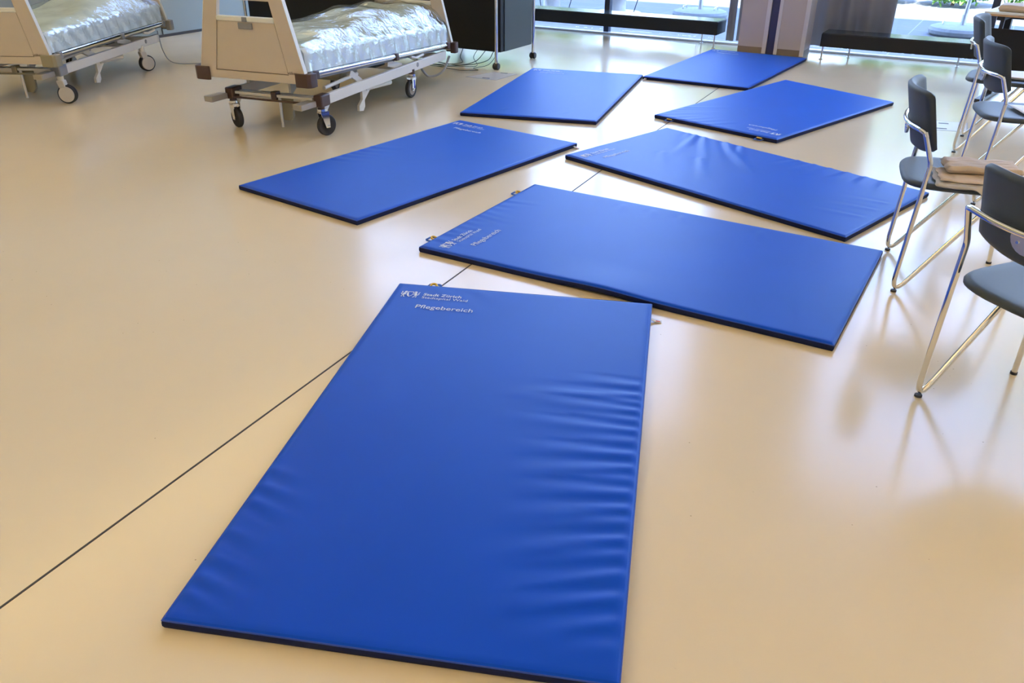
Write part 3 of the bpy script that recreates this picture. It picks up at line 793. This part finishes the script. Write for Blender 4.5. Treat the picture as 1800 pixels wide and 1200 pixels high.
sheet('c3', .285, -.02, R_(8), .26, .30, 'white paper sheet lying under a pen on a chair seat')
sheet('c4', .27, .0, R_(-5), .30, .26, 'white paper sheet on the seat of the farthest chair')
sheet('c4', .29, .02, R_(14), .21, .297, 'second white paper sheet lying askew on the farthest chair', z=.509)
t = on_chair('pen', 'c3', .225, -.02, .512, R_(70), 'short black pen resting on the white paper', 'pen')
MB().tube([(-.055, 0, .004), (.02, 0, .004), (.05, 0, .004)], .0055, 10).build('barrel', 'blackplastic', parent=t)
MB().tube([(.05, 0, .004), (.075, 0, .004)], .0045, 10).build('cap', 'steel', parent=t)
MB().bar((.02, 0, .0105), (.06, 0, .0105), .003, .002).build('clip', 'steel', parent=t)

# ---------------------------------------------------------------- table at the right edge
def table():
    t = thing('table', 'table with pale top and black front panel behind the chairs', 'table', (3.93, 7.35, 0), R_(-40))
    L, D = 1.5, .75
    MB().box((L/2, D/2, .733), (L, D, .016)).build('tabletop', 'tabletop', parent=t, bevel=.002)
    MB().box((L/2, D/2, .717), (L-.002, D-.002, .014)).build('edge_band', 'wood', parent=t, bevel=.001)
    MB().box((L/2+.02, .16, .38), (L-.06, .014, .44)).build('front_panel', 'black', parent=t, bevel=.002)
    for x in (.12, L-.12):
        f = MB(); f.box((x, D/2, .36), (.06, .06, .70)); f.box((x, D/2, .69), (.06, D-.12, .035)); f.box((x, D/2, .02), (.06, D-.05, .03))
        f.build('leg_frame', 'blackplastic', parent=t, bevel=.003)
        MB().bar((x, .16, .60), (x, .16, .70), .03, .03, (1, 0, 0)).build('panel_bracket', 'blackplastic', parent=t)
    MB().box((L/2, D/2, .68), (L-.3, .04, .04)).build('cross_rail', 'blackplastic', parent=t, bevel=.002)
    return t
table()
t = thing('folded_blanket', 'thick cream folded blanket lying on the pale tabletop', 'blanket', (4.27, 7.33, .7415), R_(-40))
slab(.40, .28, .05, lambda x, y: 0, 9, .003).build('folded_layers', 'towel', parent=t, angle=80)

# ---------------------------------------------------------------- hospital beds
def bed(loc, deg, P, label):
    """origin on the floor between the foot castors; +y runs to the head, +x is the side facing the mats"""
    t = thing('hospital_bed', label, 'hospital bed', (*loc, 0), R_(deg), 'two hospital beds with film-covered mattresses')
    hb, yb, zb, yh, zh, wx, wl, zr = [P[k] for k in ('hb', 'yb', 'zb', 'yh', 'zh', 'wx', 'wl', 'zr')]
    xo = P.get('xo', 0.0)
    bump, plast = P['bump'], P['plast']
    pz = lambda y: zb + (zh-zb)*(y-yb)/(yh-yb)
    # chassis
    for s in (-1, 1):
        r = MB().box((s*(wx+.0), (.10+yh-.14)/2, zr+.038), (.032, yh-.24, .076)).build('chassis_rail', 'whitemetal', parent=t, bevel=.004)
        MB().lathe([(.0001, 0), (.02, 0), (.018, .004), (.0001, .004)], (s*(wx+.016), wl+.09, zr+.045), 16, Matrix.Rotation(R_(90*s), 3, 'Y')).build('end_plug', plast, parent=r)
        if P['style'] == 0:
            MB().bar((s*wx, .10, zr+.03), (s*wx, .015, zr-.045), .03, .05).build('rail_end', 'whitemetal', parent=r, bevel=.003)
    for y in (.06, wl, yh-.18):
        MB().box((0, y, zr+.03), (2*wx-.03, .05, .045)).build('cross_member', 'whitemetal', parent=t, bevel=.003)
    # castors
    for (s, y, turn) in ((-1, 0, P['turn'][0]), (1, 0, P['turn'][1]), (1, wl, P['turn'][2]), (-1, wl, P['turn'][3])):
        c = node('castor', t, (s*wx, y, 0), (0, 0, R_(turn)))
        X = Matrix.Rotation(R_(90), 3, 'Y')
        rw = .076
        MB().tube([(0, 0, .175), (0, 0, zr+.02)], .026, 18).build('stem_cover', bump if P['style'] == 0 else 'whitemetal', parent=c)
        if P['style'] == 0:
            MB().lathe([(.0001, -.016), (.052, -.016), (.056, -.010), (.056, .010), (.052, .016), (.0001, .016)], (0, -.03, rw), 36, X).build('wheel', 'greywheel', parent=c)
            MB().lathe([(.052, -.018), (.070, -.017), (.076, -.009), (.076, .009), (.070, .017), (.052, .018), (.052, -.018)], (0, -.03, rw), 36, X).build('tyre', 'rubber', parent=c)
            f = MB()
            for s2 in (-1, 1):
                f.prism([(-.045, .060), (-.012, .060), (.022, .165), (.02, .178), (-.045, .178)], s2*.026-.003, s2*.026+.003, 'x')
            f.box((0, -.01, .172), (.058, .066, .012)); f.build('fork', 'chrome', parent=c)
            MB().box((.0305, -.012, .115), (.0015, .012, .07)).build('brake_mark', 'bluemark', parent=c, smooth=False)
            MB().lathe([(.0001, -.034), (.007, -.034), (.007, .034), (.0001, .034)], (0, -.03, rw), 12, X).build('axle', 'steel', parent=c)
            MB().tube([(0, -.0, .180), (0, 0, .197)], .033, 18).build('collar', 'chrome', parent=c)
        else:
            for s2 in (-1, 1):
                MB().lathe([(.0001, -.008), (.060, -.008), (.064, -.003), (.064, .003), (.060, .008), (.0001, .008)], (s2*.026, -.03, rw), 36, X).build('wheel_cover', 'paleplastic', parent=c)
                MB().lathe([(.050, -.011), (.070, -.010), (.076, -.004), (.076, .004), (.070, .010), (.050, .011), (.050, -.011)], (s2*.016, -.03, rw), 36, X).build('tyre', 'rubber', parent=c)
            f = MB(); f.prism([(-.05, .05), (-.01, .05), (.03, .17), (.03, .19), (-.03, .19)], -.030, .030, 'x'); f.build('fork', 'paleplastic', parent=c, bevel=.006)
            MB().tube([(0, 0, .170), (0, 0, .178)], .0275, 18).build('colour_ring', 'yellow', parent=c)
    # corner sockets, pedals and the brake rod
    for s in (-1, 1):
        MB().box((s*wx, .02, zr+.04), (.07, .12, .085)).build('corner_socket', plast if P['style'] else bump, parent=t, bevel=.01)
        q = MB(); a = Vector((s*wx-.045, -.04, zr+.025)); b = Vector((s*wx-.075, -.19, zr+.02))
        q.bar(a, b, .085, .042); q.build('brake_pedal', 'pedal', parent=t, bevel=.006)
    MB().tube([(-wx, -.03, zr+.015), (wx, -.03, zr+.015)], .008).build('brake_rod', 'brown' if P['style'] == 0 else 'olive', parent=t)
    MB().box((0, -.02, zr+.05), (2*wx-.1, .02, .018)).build('brake_bar', 'whitemetal', parent=t)
    # lifting column foot with the lever between the foot castors
    MB().prism([(.03, zr+.03), (.13, zr+.03), (.12, .11), (.09, .075), (.03, .08), (.0, .13), (.03, .17)], .02, .05, 'y').build('lever_plate', 'olive', parent=t, bevel=.006)
    MB().tube([(.05, -.02, zr+.04), (.05, -.02, .04)], .011).build('lever_rod', 'steel', parent=t)
    MB().box((.01, -.01, zr+.05), (.045, .06, .06)).build('lever_socket', bump, parent=t, bevel=.004)
    # scissor lift: slanted arms, feet and motor
    for s in (-1, 1):
        x = s*(wx-.05)
        a = MB(); a.prism([(.60, .05), (.66, .04), (.69, .07), (.69, .12), (.86, zr+.02), (.86, zr+.05), (.66, zr+.05), (.66, .13), (.60, .09)], x-.012, x+.012, 'x')
        a.build('lift_foot', 'whitemetal', parent=t, bevel=.003)
        MB().tube([(x, .72, zr-.01), (x, 1.14, zr-.035)], .022, 14).build('lift_tube', 'whitemetal', parent=t)
        MB().bar((x, .66, zr+.05), (x, .50, pz(.5)+.0), .03, .05).build('lift_arm', 'whitemetal', parent=t, bevel=.003)
        MB().bar((x, 1.35, zr+.06), (x, 1.10, pz(1.1)+.0), .03, .05).build('lift_arm', 'whitemetal', parent=t, bevel=.003)
        MB().tube([(x, .14, zr+.10), (x, .62, zr+.12)], .014).build('link_rod', 'whitemetal', parent=t)
    MB().box((.12, .62, zr+.12), (.30, .26, .085)).build('motor', 'olive', parent=t, bevel=.02)
    MB().box((.05, 1.30, zr+.10), (.34, .36, .06)).build('gearbox', 'darkpanel', parent=t, bevel=.015)
    MB().tube([(0.1, .72, zr+.13), (.1, 1.2, zr+.13)], .022, 14).build('ram', 'steel', parent=t)
    # sleeping platform
    def slope(g):
        g.v = [(x, y, z+pz(y)) for x, y, z in g.v]; return g
    ys = [yb+.06+(yh-yb-.12)*i/8 for i in range(9)]
    for s in (-1, 1):
        xx = s*(hb-.035)+xo
        slope(MB().tube([(xx, yb+.10, .055), (xx, yh-.09, .055)], .019, 16)).build('side_rail', 'chrome', parent=t)
        slope(MB().bar((xx-s*.05, yb+.08, .035), (xx-s*.05, yh-.06, .035), .03, .045)).build('frame_beam', 'greyplastic', parent=t)
        for yy in (yb+.12, yb+.5*(yh-yb)+.10, yh-.11):
            slope(MB().box((xx, yy, .05), (.05, .05, .055))).build('rail_clamp', bump if P['style'] == 0 else plast, parent=t, bevel=.006)
        hd = slope(MB().tube(fillet([(xx-s*.01, yb+1.62, .02), (xx-s*.0, yb+1.70, .005), (xx, yb+1.84, .02)], .02), .011)).build('release_handle', 'whitemetal', parent=t)
    slope(MB().box((xo, (yb+yh)/2, .058), (2*hb-.16, yh-yb-.14, .02))).build('mattress_base', 'darkpanel', parent=t)
    for yy in (yb+.3, yb+.8, yb+1.3, yb+1.8):
        slope(MB().box((xo, yy, .035), (2*hb-.16, .05, .03))).build('slat', 'whitemetal', parent=t)
    # foot and head boards
    sl = P['sl']
    for end, (yy, zz) in enumerate(((yb, zb), (yh, zh))):
        sg = -1 if end == 0 else 1
        nm = 'footboard' if end == 0 else 'headboard'
        bd = node(nm, t, (xo, yy, zz))
        Hb = .60; th = .034; zo = .40
        X = lambda z: hb-.012-sl*z
        zi = .055; inn = lambda z: X(z)-.135+.05*z
        outer = [(-X(0), 0), (X(0), 0), (X(Hb), Hb), (-X(Hb), Hb)]
        g = MB()
        for s in (-1, 1):
            g.prism([(s*X(0), 0), (s*inn(0), 0), (s*inn(Hb), Hb), (s*X(Hb), Hb)], -th/2, th/2, 'y')
        g.prism([(-inn(0), 0), (inn(0), 0), (inn(zi), zi), (-inn(zi), zi)], -th/2, th/2, 'y')
        g.prism([(-inn(Hb-.07), Hb-.07), (inn(Hb-.07), Hb-.07), (inn(Hb), Hb), (-inn(Hb), Hb)], -th/2, th/2, 'y')
        g.build('board_frame', 'board', parent=bd)
        g = MB(); e = .006
        g.prism([(-inn(zi)+e, zi+e), (inn(zi)-e, zi+e), (inn(zo)-e, zo-e), (-inn(zo)+e, zo-e)], -th/2+.004, th/2-.004, 'y')
        g.build('board_panel', 'board', parent=bd)
        g = MB(); g.prism([(-inn(zi), zi), (inn(zi), zi), (inn(zo), zo), (-inn(zo), zo)], -.006, .006, 'y'); g.build('panel_joint', 'plinth', parent=bd)
        MB().bar((-inn(zo), 0, zo+.008), (inn(zo), 0, zo+.008), th+.012, .034).build('cross_rail', 'edge', parent=bd, bevel=.008)
        MB().box((-.0, sg*(th/2+.004), zo-.035), (.115, .012, .040)).build('grip_plate', 'greyplastic', parent=bd, bevel=.003)
        MB().box((-.0, sg*(th/2+.006), zo+.008), (.04, .012, .03)).build('latch', 'greyplastic', parent=bd, bevel=.003)
        for s in (-1, 1):
            MB().prism([(s*X(.0), .0), (s*(X(0)+.003), .0), (s*(X(Hb)+.003), Hb), (s*X(Hb), Hb)], -th/2-.001, th/2+.001, 'y').build('edge_band', 'edge', parent=bd)
            # bumper wraps round the lower corner
            b0 = s*(hb+.030); b1 = s*(hb-.115)
            yf = sg*(th/2+.022); yk = -sg*.055
            pts = [(b1+s*.012, yf*.75), (b1+s*.03, yf), (b0-s*.03, yf), (b0-s*.008, yf*.6), (b0, 0), (b0, yk*.8), (b0-s*.01, yk), (b0-s*.055, yk), (b0-s*.055, sg*.0177), (b1+s*.01, sg*.0177)]
            bb = MB(); bb.prism(pts, -.02, .075, 'z'); bb.build('corner_bumper', bump if (end == 0 or P['style'] == 0) else plast, parent=bd, bevel=.006, seg=3)
        if end == 0:
            txt, fs, w = text_mesh('völker', .012); s_ = .075/w
            g = MB(); g.add([(X(0)-.155+x*s_, -th/2-.0012, .062+y*s_) for x, y in txt], fs); g.build('maker_mark', 'brown', parent=bd, smooth=False)
    # mattress with rounded edges, bedding hump, clear film
    y0, y1, mw, mh = yb+.05, yh-.05, hb-.05, .155
    def wrapped(gap, wr, hump, skirt, seed, hang=0.0):
        rr = random.Random(seed); ph = [rr.uniform(0, 6.28) for _ in range(12)]
        nx, ny = 40, 84; vs = []
        sec = []      # cross-section parameter: from low left edge, up, over, down right
        for i in range(nx+1):
            q = i/nx
            if q < .18: sec.append((-1, q/.18, 'L'))
            elif q > .82: sec.append((1, (1-q)/.18, 'R'))
            else: sec.append((-1+2*(q-.18)/.64, 1, 'T'))
        for j in range(ny+1):
            v = j/ny; y = y0-gap + (y1-y0+2*gap)*v
            e = min(1, min(v, 1-v)/.02); ed = math.sqrt(max(0, 1-(1-e)**2))
            for (u, k, s) in sec:
                x = u*(mw+gap) + xo
                if s == 'T':
                    r = max(0, (abs(u)-.93)/.07); z = .075+mh+gap - .022*(1-math.sqrt(max(0, 1-r*r)))
                    z += hump(u, v)*(1-r)
                    z += wr*(math.sin(22*v+5*u+ph[0]) + .8*math.sin(31*v-11*u+ph[1]) + .7*math.sin(9*u+47*v+ph[2]))*(1-r)
                else:
                    z = .075 - skirt + (mh+gap+skirt-.022)*k
                    x += math.copysign(1, u)*(wr*1.5*(math.sin(70*v+ph[3]+4*k)+.8*math.sin(113*v+ph[4]-3*k)+.6*math.sin(173*v+ph[5]+2*k)) - .012*(1-ed) - hang*(1-k))
                z = .075-skirt + (z-.075+skirt)*(1-.06*(1-ed))
                vs.append((x, y, z+pz(y)))
        a = nx+1; fs = [(j*a+i, j*a+i+1, (j+1)*a+i+1, (j+1)*a+i) for j in range(ny) for i in range(nx)]
        g = MB(); g.add(vs, fs); g.f += [tuple(range(a))[::-1], tuple(ny*a+i for i in range(a))]
        g.f += [(j*a, (j+1)*a, (j+1)*a+nx, j*a+nx) for j in range(ny)] if gap == 0 else []
        return g
    hump0 = lambda u, v: 0.0
    hs = P['hump']
    def hump1(u, v):
        return hs*(.45*sm((v-.10)/.12)*sm((1-abs(u)*1.12)/.22) + .8*math.exp(-((v-.62)/.16)**2)*sm((1-abs(u)*1.05)/.5) + .9*math.exp(-((v-.88)/.12)**2)*sm((1-abs(u))/.4))
    mt = wrapped(0, 0, hump0, 0, 1).build('mattress', 'mattress', parent=t, angle=50)
    # bedding: soft quilt shape on the mattress
    nx, ny = 30, 60; vs = []
    for j in range(ny+1):
        for i in range(nx+1):
            u = -1+2*i/nx; v = j/ny; y = y0+.06+(y1-y0-.14)*v
            e = min(1-abs(u), v*2, (1-v)*2)
            z = .075+mh+.002 + hump1(u*.97, .03+v*.94)*sm(e/.12) + .010*sm(e/.1) + .006*(math.sin(13*v+4*u)+math.sin(8*u+21*v))*sm(e/.1)
            vs.append((u*(mw-.05)+xo, y, z+pz(y)))
    a = nx+1; n = len(vs)
    vb = [(x, y, pz(y)+.075+mh-.004) for x, y, z in vs]
    g = MB(); g.add(vs+vb, [])
    for s_ in (0, n):
        for j in range(ny):
            for i in range(nx): g.f.append((s_+j*a+i, s_+j*a+i+1, s_+(j+1)*a+i+1, s_+(j+1)*a+i))
    ring = [i for i in range(a)] + [j*a+nx for j in range(1, ny+1)] + [ny*a+i for i in range(nx-1, -1, -1)] + [j*a for j in range(ny-1, 0, -1)]
    for p_, q_ in zip(ring, ring[1:]+ring[:1]): g.f.append((p_, q_, q_+n, p_+n))
    g.build('quilt', 'duvet', parent=t, angle=80)
    humpf = lambda u, v: hump1(u, v) + (.020 if abs(u) < .9 else 0)
    wrapped(.012, .0045, humpf, P['skirt'], 4, hang=-.01).build('plastic_film', 'film', parent=t, angle=180)
    return t
M['greywheel'] = pm('grey_wheel_disc', (0.27, 0.24, 0.21), 0.5)
M['paleplastic'] = pm('pale_grey_plastic', (0.55, 0.53, 0.50), 0.4)
M['pedal'] = pm('grey_pedal', (0.34, 0.32, 0.28), 0.4)

BED2 = dict(xo=-.035, hb=.465, yb=-.17, zb=.40, yh=2.283, zh=.275, wx=.385, wl=1.453, zr=.215, sl=.25, bump='brown', plast='greyplastic', style=0,
            turn=(63, 155, -2, 10), hump=.12, skirt=.03)
BED1 = dict(hb=.465, yb=-.16, zb=.345, yh=1.98, zh=.345, wx=.37, wl=1.455, zr=.225, sl=.22, bump='olive', plast='greyplastic', style=1,
            turn=(20, 97, 142, 10), hump=.09, skirt=.0)
bed((-1.758, 6.193), -20.46, BED2, 'hospital bed with brown corner bumpers in front of the black cabinet')
bed((-4.165, 7.116), -3.9, BED1, 'hospital bed with grey-green bumpers, cut off by the left edge of the photo')

# cables of the beds
cable([(-.91, 7.80, .33), (-.86, 7.80, .20), (-.78, 7.83, .10), (-.66, 7.90, .13), (-.60, 8.0, .25)], .011, 'greycable', 'thick grey cable hanging in a loop under the head of the bed')
cable([(-3.70, 9.02, .32), (-3.66, 8.98, .12), (-3.55, 8.92, .02), (-3.3, 8.95, .008), (-3.1, 9.1, .008)], .005, 'greycable', 'thin grey cable hanging from the head of the left bed to the floor')
